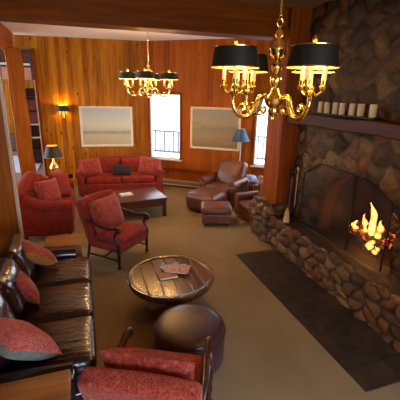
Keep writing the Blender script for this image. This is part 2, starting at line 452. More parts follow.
# wall B with two windows
aB = math.atan2(-.605, .796); LB = 4.6
def sB(x): return (x-1.68)/math.cos(aB)
W1 = (sB(1.80), sB(2.52), .78, 2.52); W2 = (sB(4.14), sB(4.85), .80, 2.56)
wb = B()
def seg(a, b, z0, z1): wb.box(((a+b)/2, .1, (z0+z1)/2), (b-a, .2, z1-z0))
seg(0, W1[0], 0, 3.9); seg(W1[0], W1[1], 0, W1[2]); seg(W1[0], W1[1], W1[3], 3.9); seg(W1[1], W2[0], 0, 3.9)
seg(W2[0], W2[1], 0, W2[2]); seg(W2[0], W2[1], W2[3], 3.9); seg(W2[1], LB, 0, 3.9)
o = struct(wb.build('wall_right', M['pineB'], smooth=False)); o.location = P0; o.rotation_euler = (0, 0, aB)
def window(n, W, curtain=False):
    t = bpy.data.objects.new('window_%d' % n, None); COL.objects.link(t); t.location = P0; t.rotation_euler = (0, 0, aB); struct(t)
    a, b, z0, z1 = W; f = B(); w = .03
    for x in (a+w/2, b-w/2): f.box((x, .06, (z0+z1)/2), (w, .12, z1-z0))
    for z in (z0+w/2, z1-w/2): f.box(((a+b)/2, .06, z), (b-a, .12, w))
    f.build('window_frame', M['whitetrim'], t, smooth=False)
    c = B(); cw = .05
    for x in (a-cw/2, b+cw/2): c.box((x, -.012, (z0+z1)/2), (cw, .024, z1-z0+2*cw))
    c.box(((a+b)/2, -.012, z1+cw/2), (b-a, .024, cw))
    c.build('casing', M['postR'], t, smooth=False)
    B().box(((a+b)/2, -.02, z0-.02), (b-a+.12, .09, .035)).build('window_sill', M['whitetrim'], t, smooth=False)
    B().box(((a+b)/2, .08, (z0+z1)/2), (b-a-2*w, .006, z1-z0-2*w)).build('pane', M['glass'], t, smooth=False)
window(1, W1); window(2, W2)
# chair rail / ledge and baseboard on wall B
s0, s1 = sB(1.95), sB(4.0)
o = struct(B().box(((s0+s1)/2, -.03, .50), (s1-s0, .06, .05)).build('trim_1', M['postR'], smooth=False)); o.location = P0; o.rotation_euler = (0, 0, aB)
# ceilings
c = B(); c.add([(-1.4, 5.3, CZ), (4.8, 5.3, CZ), (5.4, 7.2, CZ), (1.68, 10.1, CZ), (-1.4, 10.5, CZ)], [(0, 1, 2, 3, 4)])
c.add([(-1.4, 5.3, CZ+.1), (4.8, 5.3, CZ+.1), (5.4, 7.2, CZ+.1), (1.68, 10.1, CZ+.1), (-1.4, 10.5, CZ+.1)], [(4, 3, 2, 1, 0)])
struct(c.build('ceiling', M['white'], smooth=False))
struct(B().box((.6, 1.0, 3.90), (6.4, 8.6, .1)).build('ceiling_near', M['nearceil'], smooth=False))
# beam across, stepped
bm_ = B(); bm_.box((1.27, 5.42, 3.68), (4.54, .30, .36)); bm_.box((1.27, 5.36, 3.475), (4.54, .36, .13)); bm_.box((1.27, 5.40, 3.565), (4.54, .30, .05))
struct(bm_.build('trim_2', M['beam'], smooth=False))
# header running back on the left, posts
struct(B().box((-1.5, 7.7, 3.62), (.24, 4.3, .42)).build('trim_3', M['beamY'], smooth=False))
t = struct(bpy.data.objects.new('trim_4', None)); COL.objects.link(t)
B().rbox((-1.30, 5.42, 1.7), (.66, .34, 3.4), r=.02, n=1).build('post', M['post'], t)
B().box((-.955, 5.30, 1.7), (.035, .06, 3.4)).build('edge_strip', M['whitetrim'], t, smooth=False)
t = struct(bpy.data.objects.new('trim_5', None)); COL.objects.link(t)
def wav(q, u): return [q[0]+.012*math.sin(q[2]*5.1+1), q[1], q[2]]
B().rbox((-1.32, 9.2, 1.72), (.31, .28, 3.44), r=.02, n=16, fn=wav).build('post', M['post'], t)
# end trim of wall back
xe, ye = P0.x-LA*math.cos(aA), P0.y-LA*math.sin(aA)
struct(B().box((xe-.03, ye+.08, 1.77), (.06, .30, 3.54)).build('trim_6', M['postR'], smooth=False))
struct(B().box((xe-.085, ye+.16, 1.4), (.045, .1, 2.8)).build('trim_8', M['whitetrim'], smooth=False))
struct(B().box((xe-.10, ye+.16, 3.17), (.09, .12, .74)).build('trim_9', M['dkwall'], smooth=False))
# right hand wood panel/post standing on the stone pedestal
struct(B().rbox((3.355, 5.42, 2.27), (.43, .52, 3.16), r=.015, n=1).build('trim_7', M['postR']))
# shell around and behind the camera
wl = B(); wl.box((4.85, 5.85, 1.95), (.2, .7, 3.9)).box((4.85, 7.32, 1.95), (.2, .16, 3.9)).box((4.85, 6.72, .25), (.2, 1.04, .5)).box((4.85, 6.72, 3.35), (.2, 1.04, 1.1)).box((4.2, 5.75, 1.95), (1.4, .2, 3.9))
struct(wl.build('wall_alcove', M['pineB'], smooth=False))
t = struct(bpy.data.objects.new('window_3', None)); COL.objects.link(t)  # unseen window, added to give the leather sofa its highlights
B().box((4.86, 6.22, 1.65), (.1, .04, 2.3)).box((4.86, 7.22, 1.65), (.1, .04, 2.3)).box((4.86, 6.72, .52), (.1, 1.04, .04)).box((4.86, 6.72, 2.78), (.1, 1.04, .04)).build('window_frame', M['whitetrim'], t, smooth=False)
B().box((4.88, 6.72, 1.65), (.006, .98, 2.24)).build('pane', M['glass'], t, smooth=False)
light('added_alcove_light', 'AREA', (4.74, 6.72, 1.65), 22, (.66, .82, 1), .95, rot=(0, R(90), 0), sizey=2.2)  # area light added at the unseen window to brighten the sofa leather
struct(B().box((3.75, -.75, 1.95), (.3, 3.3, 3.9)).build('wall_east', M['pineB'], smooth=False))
wr = B()
wr.box((.6, -3.0, .35), (6.4, .2, .7)); wr.box((.6, -3.0, 3.45), (6.4, .2, 1.0))
wr.box((-1.9, -3.0, 1.8), (1.4, .2, 2.3)); wr.box((3.5, -3.0, 1.8), (.7, .2, 2.3))
struct(wr.build('wall_south', M['pineA'], smooth=False))
struct(B().box((-2.6, 1.0, 1.95), (.2, 8.2, 3.9)).box((-2.1, 5.42, 1.95), (1.1, .2, 3.9)).build('wall_left', M['pineA'], smooth=False))
# hall beyond the opening: walls, gallery
hw = B(); hw.box((-3.2, 18.2, 1.6), (7.4, .2, 3.2))
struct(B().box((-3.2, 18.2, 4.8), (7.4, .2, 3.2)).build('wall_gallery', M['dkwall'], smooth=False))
struct(hw.build('wall_hall', M['pineA'], smooth=False))
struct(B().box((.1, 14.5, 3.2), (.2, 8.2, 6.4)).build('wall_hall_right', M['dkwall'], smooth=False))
hl = B(); hl.box((-8.0, 12.0, .4), (.2, 14, .8)); hl.box((-8.0, 12.0, 5.9), (.2, 14, 1.2))
for y in (5.2, 8.5, 12, 15.5, 18.6): hl.box((-8.0, y, 3.1), (.2, .5, 4.8))
struct(hl.build('wall_hall_left', M['pineA'], smooth=False))
struct(B().box((-4, 12, 6.5), (8.4, 14.4, .1)).build('ceiling_hall', M['nearceil'], smooth=False))
struct(B().box((-5.2, 5.2, 3.2), (5.4, .2, 6.4)).box((.0, 10.6, 5.2), (5.6, .2, 2.6)).build('wall_hall_front', M['pineA'], smooth=False))
g = thing('gallery', 'upper gallery with wooden fascia and railing seen through the left opening', 'gallery', (-3.2, 15, 0))
B().box((0, 1.5, 3.1), (6.4, 3.1, .42)).build('gallery_floor', M['pinkfas'], g, smooth=False)
B().box((0, 0, 3.86), (6.4, .07, .06)).build('handrail', M['darkwood'], g, smooth=False)
B().box((0, 0, 3.42), (6.4, .05, .07)).build('bottom_rail', M['whitetrim'], g, smooth=False)
for i in range(26):
    B().box((-3.1+i*.248, 0, 3.62), (.045, .04, .42)).build('baluster', M['darkwood'], g, smooth=False)
# ================================================================== OUTSIDE
struct(B().box((7, 22, -.7), (60, 24, .1)).build('ground_snow', M['snow'], smooth=False))
dk = thing('deck_railing', 'blue-grey deck railing outside the window beside the far sofa', 'railing', (P0.x, P0.y, 0), aB)
r_ = B(); r_.box((1.4, 1.5, 1.36), (4.8, .09, .05)); r_.box((1.4, 1.5, .72), (4.8, .05, .05)); r_.build('handrail', M['rail'], dk, smooth=False)
for i in range(30): B().box((-.9+i*.16, 1.5, 1.04), (.04, .04, .62)).build('baluster', M['rail'], dk, smooth=False)
for x in (-.98, 1.42, 3.8): B().box((x, 1.5, .4), (.1, .1, 2.0)).build('post', M['rail'], dk, smooth=False)
struct(B().box((3.2, 11.9, .55), (9, .2, .06), rz=aB).build('ground_deck', M['snow'], smooth=False)).location = (.5, -.6, 0)

# ================================================================== FIREPLACE
fp = thing('fireplace', 'fieldstone fireplace with arched firebox, raised stone hearth and timber mantel', 'fireplace', (0, 0, 0))
YC, AR, SPR, HZ = 3.65, .72, .85, .52
def pos_wall(S, T):
    P = np.stack([np.full(S.shape, 3.5), S, T], -1); N = np.zeros(P.shape); N[..., 0] = -1; return P, N
def in_arch(S, T):
    return ((np.abs(S-YC) < AR) & (T < SPR)) | (np.hypot(S-YC, T-SPR) < AR)
ring = [(YC+(AR+.13)*math.cos(a), SPR+(AR+.13)*math.sin(a), .8) for a in np.linspace(0, PI, 13)]
ring += [(YC+sg*(AR+.13), SPR-.2, .8) for sg in (-1, 1)]
pl = []
stones(pl, pos_wall, (.9, 5.22), (.45, 3.9), .022, .27, .21, .055, hole=in_arch, seed=3, extra=ring)
build_stones('chimney_breast', pl, M['stone'], fp)
# hearth: front then top, s along Y, t along profile
HX = 3.05
def pos_hearth(S, T):
    z = np.clip(T, 0, HZ); over = np.clip(T-HZ, 0, 9); r = .05
    fr = T < HZ
    P = np.stack([HX+over+.03*(z/HZ)*0, S, z], -1)
    N = np.zeros(P.shape)
    k = np.clip((T-(HZ-r))/(2*r), 0, 1)*PI/2
    N[..., 0] = -np.cos(k); N[..., 2] = np.sin(k)
    P[..., 0] += r*(1-np.cos(k))*.6*fr
    return P, N
pl = []
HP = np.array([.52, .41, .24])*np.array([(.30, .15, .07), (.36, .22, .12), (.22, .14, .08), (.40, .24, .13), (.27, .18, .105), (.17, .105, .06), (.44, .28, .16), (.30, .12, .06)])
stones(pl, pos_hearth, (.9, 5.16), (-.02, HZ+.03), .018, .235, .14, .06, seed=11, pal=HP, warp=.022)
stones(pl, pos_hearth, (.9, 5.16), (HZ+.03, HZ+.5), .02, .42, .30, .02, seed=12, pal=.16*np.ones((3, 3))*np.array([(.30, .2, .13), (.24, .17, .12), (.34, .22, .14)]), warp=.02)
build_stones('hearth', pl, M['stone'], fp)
# pedestal wrapping three sides
PX0, PX1, PY0, PY1, PH = 3.0, 3.56, 5.17, 5.70, .72
def pos_ped(S, T):
    w = PX1-PX0; P = np.zeros(S.shape+(3,)); N = np.zeros(P.shape); r = .08
    f = S < w
    P[..., 0] = np.where(f, PX1-S, PX0); P[..., 1] = np.where(f, PY0, PY0+(S-w)); P[..., 2] = T
    k = np.clip((S-(w-r))/(2*r), 0, 1)*PI/2
    N[..., 1] = -np.cos(k); N[..., 0] = -np.sin(k); return P, N
def pos_ptop(S, T):
    P = np.stack([PX0+S, PY0+T, np.full(S.shape, PH)], -1); N = np.zeros(P.shape); N[..., 2] = 1; return P, N
pl = []
stones(pl, pos_ped, (0, PX1-PX0+PY1-PY0), (-.02, PH+.02), .018, .26, .13, .08, seed=21, pal=HP, warp=.02)
stones(pl, pos_ptop, (-.03, .56), (-.03, .53), .018, .24, .2, .03, seed=22, pal=HP, warp=.02)
build_stones('pedestal', pl, M['stone'], fp)
# firebox + arch reveal
fb = B(); na = 24
ap = [(YC-AR, HZ-.03)]+[(YC+AR*math.cos(a), SPR+AR*math.sin(a)) for a in np.linspace(PI, 0, na)]+[(YC+AR, HZ-.03)]
vs = [(3.47, y, z) for y, z in ap]+[(3.72, y, z) for y, z in ap]; n_ = len(ap)
fb.add(vs, [(i, i+1, n_+i+1, n_+i) for i in range(n_-1)])
fb.build('arch_reveal', M['archbrick'], fp)
bx = B(); X0, X1 = 3.70, 4.25
q = [(X0, YC-AR, HZ-.02), (X0, YC+AR, HZ-.02), (X1, YC+.5, HZ-.02), (X1, YC-.5, HZ-.02)]
q += [(a, b, 1.75) for a, b, _ in q]
bx.add(q, [(0, 1, 2, 3), (1, 5, 6, 2), (2, 6, 7, 3), (3, 7, 4, 0), (4, 7, 6, 5)])
bx.build('firebox', M['soot'], fp, smooth=False)
B().box((3.60, YC, HZ-.035), (.6, 1.5, .05)).build('firebox_sill', M['soot'], fp, smooth=False)
def mw(q, u): return [q[0]+.012*math.sin(q[1]*4)*(u[0] < 0), q[1], q[2]+.008*math.sin(q[1]*6)]
B().rbox((3.37, 3.05, 2.225), (.36, 4.28, .165), r=.02, n=24, fn=mw).build('mantel_shelf', M['mantel'], fp)
# slate apron in the carpet
struct(B().box((2.70, 3.385, .006), (.83, 2.93, .012)).build('floor_slate', M['slate'], smooth=False))
# fire
gr = thing('fire_grate', 'black iron grate holding the burning logs', 'grate', (3.80, 3.60, HZ-.01))
for sg in (-.3, 0, .3):
    B().tube([(-.16, sg, .0), (-.16, sg, .1), (.16, sg, .1), (.16, sg, 0)], .011, 6).build('grate_bar', M['blackmetal'], gr)
B().tube([(-.16, -.34, .09), (-.16, .34, .09)], .011, 6).tube([(.16, -.34, .09), (.16, .34, .09)], .011, 6).build('grate_rail', M['blackmetal'], gr)
def ember_mat():
    m, nt, b = mat('glowing_charred_log'); v, _ = coords(nt)
    n = nd(nt, 'ShaderNodeTexNoise', Scale=14, Detail=5); lk(nt, v, n.inputs['Vector'])
    b.inputs['Base Color'].default_value = (.03, .015, .01, 1); b.inputs['Emission Color'].default_value = (1, .16, .02, 1)
    k = ramp(nt, n.outputs[0], [(.52, (0, 0, 0)), (.68, (1, 1, 1))]); lk(nt, math_(nt, 'MULTIPLY', k, 2.2), b.inputs['Emission Strength'])
    b.inputs['Roughness'].default_value = .9; bump(nt, b, n.outputs[0], .6, .02); return m
M['ember'] = ember_mat()
logs = [((3.72, 3.58, .68), .62, .055, 4, 8), ((3.86, 3.62, .69), .66, .06, -3, -6), ((3.78, 3.52, .795), .55, .05, 8, 24), ((3.80, 3.72, .80), .42, .042, -14, -34)]
llab = ['front burning log low on the grate', 'rear burning log low on the grate against the back', 'upper log lying aslant across the fire under the tall flame', 'thin upper log crossing at the left of the fire']
for i, (p, L, r0, tilt, yaw) in enumerate(logs):
    pts = [(.006*math.sin(k*1.7+i), -L/2+L*k/8, .006*math.cos(k*2.1+i)) for k in range(9)]
    l = B().tube(pts, [r0*(1+.08*math.sin(k*2+i)) for k in range(9)], 10).build('firewood_log', M['ember'])
    l.location = p; l.rotation_euler = (R(tilt), 0, R(yaw)); tag(l, llab[i], 'log', 'logs burning in the fireplace')
def flame_mat():
    m, nt, b = mat('flame'); nt.nodes.clear()
    out = nt.nodes.new('ShaderNodeOutputMaterial'); em = nt.nodes.new('ShaderNodeEmission'); tr = nt.nodes.new('ShaderNodeBsdfTransparent'); mx = nt.nodes.new('ShaderNodeMixShader')
    v, raw = coords(nt, (1, 1, .45)); n = nd(nt, 'ShaderNodeTexNoise', Scale=15, Detail=3, Distortion=.8); lk(nt, v, n.inputs['Vector'])
    lw = nd(nt, 'ShaderNodeLayerWeight', Blend=.42)
    f = math_(nt, 'ADD', math_(nt, 'MULTIPLY', lw.outputs['Facing'], .75), math_(nt, 'MULTIPLY', n.outputs[0], .6))
    lk(nt, ramp(nt, f, [(.32, (1, .62, .16)), (.62, (1, .34, .03)), (.9, (.8, .08, .01))]), em.inputs[0])
    lk(nt, ramp(nt, f, [(.35, (0, 0, 0)), (.9, (1, 1, 1))]), mx.inputs[0])
    em.inputs[1].default_value = 4.2
    lk(nt, em.outputs[0], mx.inputs[1]); lk(nt, tr.outputs[0], mx.inputs[2]); lk(nt, mx.outputs[0], out.inputs[0]); return m
M['flame'] = flame_mat()
fr = thing('fire', 'bright yellow log fire burning inside the arched firebox', 'fire', (3.72, 3.6, .70))
def tongue(x, y, z, h, r, lean, ph):
    pts = []; rr = []
    for k in range(13):
        u = k/12; pts.append((x+.03*math.sin(u*5+ph)*u, y+lean*u*u+.03*math.sin(u*7+ph)*u, z+h*u))
        rr.append(max(.003, r*math.sin(PI*min(1, u*.86+.14))**.8*(1-u*.45)*(1+.18*math.sin(u*11+ph))))
    return B().tube(pts, rr, 10)
for a in [(0, -.06, .03, .46, .07, .05, 0), (.02, -.16, .02, .27, .065, -.05, 1), (-.02, .03, .05, .24, .05, .06, 2), (-.03, .20, .0, .15, .055, .03, 3), (0, .30, -.01, .10, .045, .02, 4), (-.10, -.17, -.12, .15, .065, -.02, 5), (-.10, -.27, -.15, .12, .05, -.03, 6), (.03, .11, .03, .14, .04, 0, 2.5)]:
    tongue(*a).build('flame', M['flame'], fr)
light('fire_light', 'POINT', (3.60, 3.5, .95), 11, (1, .36, .08), .12)
light('fire_glow', 'POINT', (3.98, 3.50, .98), 7, (1, .34, .07), .08)
# fire screen
sc_ = thing('fire_screen', 'black iron mesh fire screen standing on the hearth', 'fire screen', (3.29, 0, HZ+.045))
def panel(poly, nm):
    f = B().tube([(0, y, z) for y, z in poly], .011, 6, closed=True).build('screen_panel', M['blackmetal'], sc_)
    w = B(); ys = [p[0] for p in poly]; y0, y1 = min(ys), max(ys)
    def top(y):
        up = sorted([p for p in poly if p[1] > .2], key=lambda p: p[0])
        for (a, za), (b, zb) in zip(up, up[1:]):
            if a <= y <= b: return za+(zb-za)*(y-a)/(b-a+1e-9)
        return up[0][1]
    y = y0+.02
    while y < y1: w.box((0, y, top(y)/2), (.003, .003, top(y))); y += .02
    z = .02; 
    while z < 1.1:
        yy = [v for v in np.linspace(y0, y1, 60) if top(v) > z]
        if yy: w.box((0, (min(yy)+max(yy))/2, z), (.003, max(yy)-min(yy), .003))
        z += .02
    w.build('wire_mesh', M['blackmetal'], f, smooth=False)
panel([(4.62, 0), (4.62, .84), (4.22, 1.06), (3.52, 1.045), (3.52, 0)], 0)
panel([(3.49, 0), (3.49, 1.045), (3.30, 1.03), (2.90, .86), (2.90, 0)], 1)
# tools
tr_ = thing('fireplace_tool_stand', 'dark iron fireplace tool stand leaning by the wooden post', 'fireplace tools', (3.24, 4.86, HZ+.03))
B().lathe([(.085, 0), (.085, .015), (.02, .03), (.012, .05), (.012, .92), (.03, .95), (.01, .99)], n=16).build('stand', M['blackmetal'], tr_)
B().tube([(-.09, 0, .80), (.09, 0, .80)], .008, 6).tube([(0, -.09, .80), (0, .09, .80)], .008, 6).build('hook_bar', M['blackmetal'], tr_)
B().tube([(0, -.09, .85), (0, -.09, .12)], .007, 6).lathe([(.012, .80), (.02, .84), (.008, .9)], (0, -.09, 0), 10).build('poker', M['blackmetal'], tr_)
b_ = B().tube([(0, .09, .85), (0, .09, .14)], .007, 6).box((0, .09, .08), (.02, .1, .14)).build('shovel', M['blackmetal'], tr_)
b_ = B().tube([(.09, 0, .85), (.09, 0, .2)], .008, 6).lathe([(.014, .80), (.022, .84), (.008, .9)], (.09, 0, 0), 10).build('tongs', M['copper'], tr_)
br_ = thing('hearth_broom', 'small straw hearth broom hanging point down beside the fire tools', 'broom', (3.10, 4.70, HZ+.04))
B().tube([(.02, .02, .22), (.06, .04, .75)], .009, 8).build('handle', M['darkwood'], br_)
B().lathe([(.055, 0), (.05, .06), (.03, .17), (.014, .24)], (0, .01, 0), 14).build('bristles', M['straw'], br_)
# mantel candles
ty = 3.98
tray = B().rbox((3.36, ty, 2.325), (.13, 1.16, .025), r=.008, n=2).build('candle_tray', M['blackmetal']); tag(tray, 'long black tray under the row of candles on the mantel', 'tray')
cy = [4.49, 4.35, 4.17, 4.03, 3.84, 3.69, 3.49]
cl = ['cream pillar candle at the left end of the mantel row', 'cream pillar candle second from the left on the mantel', 'cream pillar candle third from the left on the mantel', 'cream pillar candle in the middle of the mantel row', 'cream pillar candle third from the right on the mantel', 'cream pillar candle second from the right on the mantel', 'cream pillar candle standing apart at the right end of the row']
for i, y in enumerate(cy):
    c = thing('pillar_candle', cl[i], 'candle', (3.36, y, 2.338), 0, 'pillar candles on the mantel')
    B().lathe([(.042, 0), (.043, .003), (.043, .148), (.038, .153), (.012, .146)], n=18).build('wax_body', M['wax'], c)
    B().tube([(0, 0, .14), (.002, 0, .17)], .002, 5).build('wick', M['blackmetal'], c)

# ================================================================== CHANDELIERS
def make_chandelier(name, label, group, chain_len, s=1.0, th=0.0):
    """origin at the hub, hub height z=0 is the level the arms leave the stem"""
    t = thing(name, label, 'chandelier', group=group)
    st = [(.008, -.15), (.022, -.135), (.012, -.115), (.034, -.10), (.046, -.075), (.040, -.05), (.060, -.035), (.066, -.02), (.075, .0), (.078, .015), (.058, .032), (.036, .05), (.030, .075), (.020, .09), (.026, .10),
          (.038, .12), (.045, .145), (.036, .17), (.020, .185), (.026, .20), (.038, .225), (.042, .25), (.030, .275), (.018, .285), (.032, .295), (.058, .315), (.060, .34), (.064, .345), (.064, .36), (.056, .365), (.054, .385), (.038, .405), (.018, .42), (.016, .43), (.030, .45), (.026, .475), (.010, .49), (.010, .51)]
    B().lathe(st, n=28).build('stem', M['brass'], t)
    B().tube([(.022*math.cos(a), 0, .53+.026*math.sin(a)) for a in np.linspace(0, 2*PI, 14)[:-1]], .004, 6, closed=True).build('hanging_ring', M['brass'], t)
    ch = B(); z = .565; k = 0
    while z < .51+chain_len:
        pts = [((.011*math.cos(a), 0, .022*math.sin(a)) if k % 2 == 0 else (0, .011*math.cos(a), .022*math.sin(a))) for a in np.linspace(0, 2*PI, 11)[:-1]]
        ch.tube([(x, y, z+q) for x, y, q in pts], .0032, 5, closed=True); z += .033; k += 1
    ch.build('chain', M['brass'], t)
    B().lathe([(.02, 0), (.06, .02), (.065, .04)], (0, 0, .47+chain_len), 20).build('ceiling_rose', M['brass'], t)
    for q in range(4):
        a0 = th+q*PI/2; T = Matrix.Rotation(a0, 4, 'Z')
        r0 = .36
        arm = curve([(.05, 0, .0), (.10, 0, .035), (.15, 0, .015), (.175, 0, -.05), (.22, 0, -.105), (.29, 0, -.11), (.345, 0, -.065), (.365, 0, -.01), (.36, 0, .04)], 6)
        am = B().tube(arm, [(.011+.006*math.sin(PI*i/len(arm))) for i in range(len(arm))], 10, T=T)
        sc1 = curve([(.18, 0, -.055), (.135, 0, -.10), (.10, 0, -.085), (.10, 0, -.055), (.125, 0, -.05)], 6)
        am.tube(sc1, [.009]*len(sc1), 8, T=T)
        sc2 = curve([(.335, 0, -.08), (.30, 0, -.03), (.27, 0, -.03), (.265, 0, -.06), (.285, 0, -.065)], 6)
        am.tube(sc2, [.008]*len(sc2), 8, T=T)
        am.lathe([(.012, .03), (.030, .045), (.034, .065), (.024, .08), (.030, .09), (.018, .105), (.010, .115)], (r0, 0, 0), 16, T=T)
        ao = am.build('arm', M['brass'], t)
        for p in range(3):
            b0 = a0+p*2*PI/3+PI/3; d = .085
            cx, cyy = r0*math.cos(a0), r0*math.sin(a0)
            ex, ey = cx+d*math.cos(b0), cyy+d*math.sin(b0)
            br = curve([(cx, cyy, .075), (cx+(ex-cx)*.5, cyy+(ey-cyy)*.5, .045), (ex, ey, .075)], 6)
            B().tube(br, .006, 8).lathe([(.006, .065), (.020, .085), (.026, .10), (.014, .108), (.018, .13), (.020, .14)], (ex, ey, 0), 12).build('candle_cup', M['brass'], ao)
            B().lathe([(.0135, .14), (.0135, .225)], (ex, ey, 0), 10).build('candle_sleeve', M['candle'], ao)
            B().lathe([(.009, .225), (.015, .24), (.014, .26), (.004, .285)], (ex, ey, 0), 10).build('bulb', M['bulb'], ao)
        # shade
        cx, cyy = r0*math.cos(a0), r0*math.sin(a0); n = 36
        sh = B()
        sh.lathe([(.166, .215), (.142, .345)], (cx, cyy, 0), n, mi=0, cap=False)
        sh.lathe([(.140, .345), (.164, .215)], (cx, cyy, 0), n, mi=1, cap=False)
        sh.lathe([(.164, .215), (.167, .213), (.1675, .219), (.166, .222)], (cx, cyy, 0), n, mi=2, cap=False)
        sh.lathe([(.142, .340), (.1435, .347), (.140, .347)], (cx, cyy, 0), n, mi=2, cap=False)
        so = sh.build('lamp_shade', [M['shade'], M['gold'], M['brass']], t)
        B().tube([(cx, cyy, .11), (cx, cyy, .37)], .005, 8).lathe([(.004, .36), (.014, .37), (.018, .385), (.010, .40), (.002, .41)], (cx, cyy, 0), 12).tube([(cx-.139, cyy, .342), (cx+.139, cyy, .352)], .0025, 5).tube([(cx, cyy-.139, .342), (cx, cyy+.139, .342)], .0025, 5).build('finial', M['brass'], so)
    return t
HUB = (1.385, 2.42, 2.545)
ch1 = make_chandelier('chandelier', 'large brass chandelier with black shades hanging in front of the chimney', 'brass chandeliers', .79, th=R(-81))
ch1.location = HUB
def chan_lights(hub, th, e, s=1):
    for q in range(4):
        a = th+q*PI/2
        light('chandelier_light', 'POINT', (hub[0]+.36*s*math.cos(a), hub[1]+.36*s*math.sin(a), hub[2]+.25), e, (1, .53, .15), .05)
chan_lights(HUB, R(-81), 8)
ch2 = copy_tree(ch1); tag(ch2, 'distant brass chandelier with black shades hanging before the far window', 'chandelier')
HUB2 = (1.28, 7.05, 2.60); ch2.location = HUB2; ch2.rotation_euler = (0, 0, R(62)); ch2.scale = (1.1, 1.1, .94)
chan_lights(HUB2, R(-19), 36, 1.1)

# ================================================================== FURNITURE (front faces local -Y, width along X)
def cushion(mb, c, d, r=.05, bulge=.02, T=None, mi=0, axis=2, n=8):
    b = [.006, .006, .006]; b[axis] = bulge
    return mb.rbox(c, d, r=r, n=n, bulge=tuple(b), T=T, mi=mi)
# ---- long leather sofa, foreground left
ls = thing('leather_sofa', 'long oxblood leather sofa with three seat cushions along the left edge', 'sofa', (-.52, 3.52, 0), PI/2)
B().rbox((0, .02, .20), (2.36, .90, .26), r=.04).build('base', M['leatherB'], ls)
for x in (-1.1, 1.1):
    for y in (-.38, .40): B().lathe([(.03, 0), (.04, .03), (.03, .08)], (x, y, 0), 12).build('foot', M['darkwood'], ls)
for i, x in enumerate((-.67, 0, .67)):
    cushion(B(), (x, -.14, .385), (.665, .70, .17), .06, .03, n=12).build('seat_cushion', M['leather'], ls)
    T = TR((x, .33, .66), rx=R(-16))
    cushion(B(), (0, 0, 0), (.66, .24, .50), .11, .05, T=T, axis=1, n=10).build('back_cushion', M['leatherB'], ls)
B().rbox((0, .45, .47), (2.34, .18, .68), r=.08, n=8).build('backrest', M['leatherB'], ls)
for sx in (-1, 1):
    B().rbox((sx*1.11, .06, .29), (.16, .78, .40), r=.05, n=6).tube([(sx*1.11, -.31, .465), (sx*1.11, .40, .50)], .09, 18).build('arm', M['leatherB'], ls)
# pillows on leather sofa
def put_pillow(label, m, w, h, t, loc, rot, group=None, cat='cushion', mi2=None, name='throw_pillow'):
    o = B().pillow(w, h, t, n=14, mi2=(1 if mi2 else None)).build(name, [m, mi2] if mi2 else m)
    o.location = loc; o.rotation_euler = [R(a) for a in rot]; return tag(o, label, cat, group)
put_pillow('red throw pillow with gold underside in the far corner of the leather sofa', M['goldcl'], .60, .46, .21, (-.72, 4.34, .70), (-50, 0, 128), mi2=M['brocade'])
put_pillow('small red throw pillow propped mid-way along the leather sofa back', M['brocade'], .36, .34, .15, (-.68, 3.56, .66), (-28, 0, 108))
put_pillow('large pink patterned throw pillow with grey underside at the near end of the leather sofa', M['grey'], .56, .50, .22, (-.62, 2.68, .68), (-52, 0, 128), mi2=M['paisley'])
# ---- end tables
def end_table(label, loc, w, d, h, rz=0, top='oak'):
    t = thing('end_table', label, 'end table', loc, rz)
    B().rbox((0, 0, h-.025), (w, d, .05), r=.012, n=2).build('tabletop', M[top], t)
    B().box((0, 0, h-.09), (w-.07, d-.07, .08)).build('apron', M[top], t, smooth=False)
    for sx in (-1, 1):
        for sy in (-1, 1): B().box((sx*(w/2-.05), sy*(d/2-.05), (h-.05)/2), (.05, .05, h-.05)).build('leg', M[top], t, smooth=False)
    B().box((0, 0, .15), (w-.1, d-.1, .025)).build('shelf', M[top], t, smooth=False)
    return t
end_table('honey wooden end table at the far end of the leather sofa', (-.37, 4.96, 0), .50, .40, .545, 0)
end_table('honey wooden end table in the bottom left corner before the leather sofa', (-.52, 2.03, 0), .62, .52, .62, R(1))

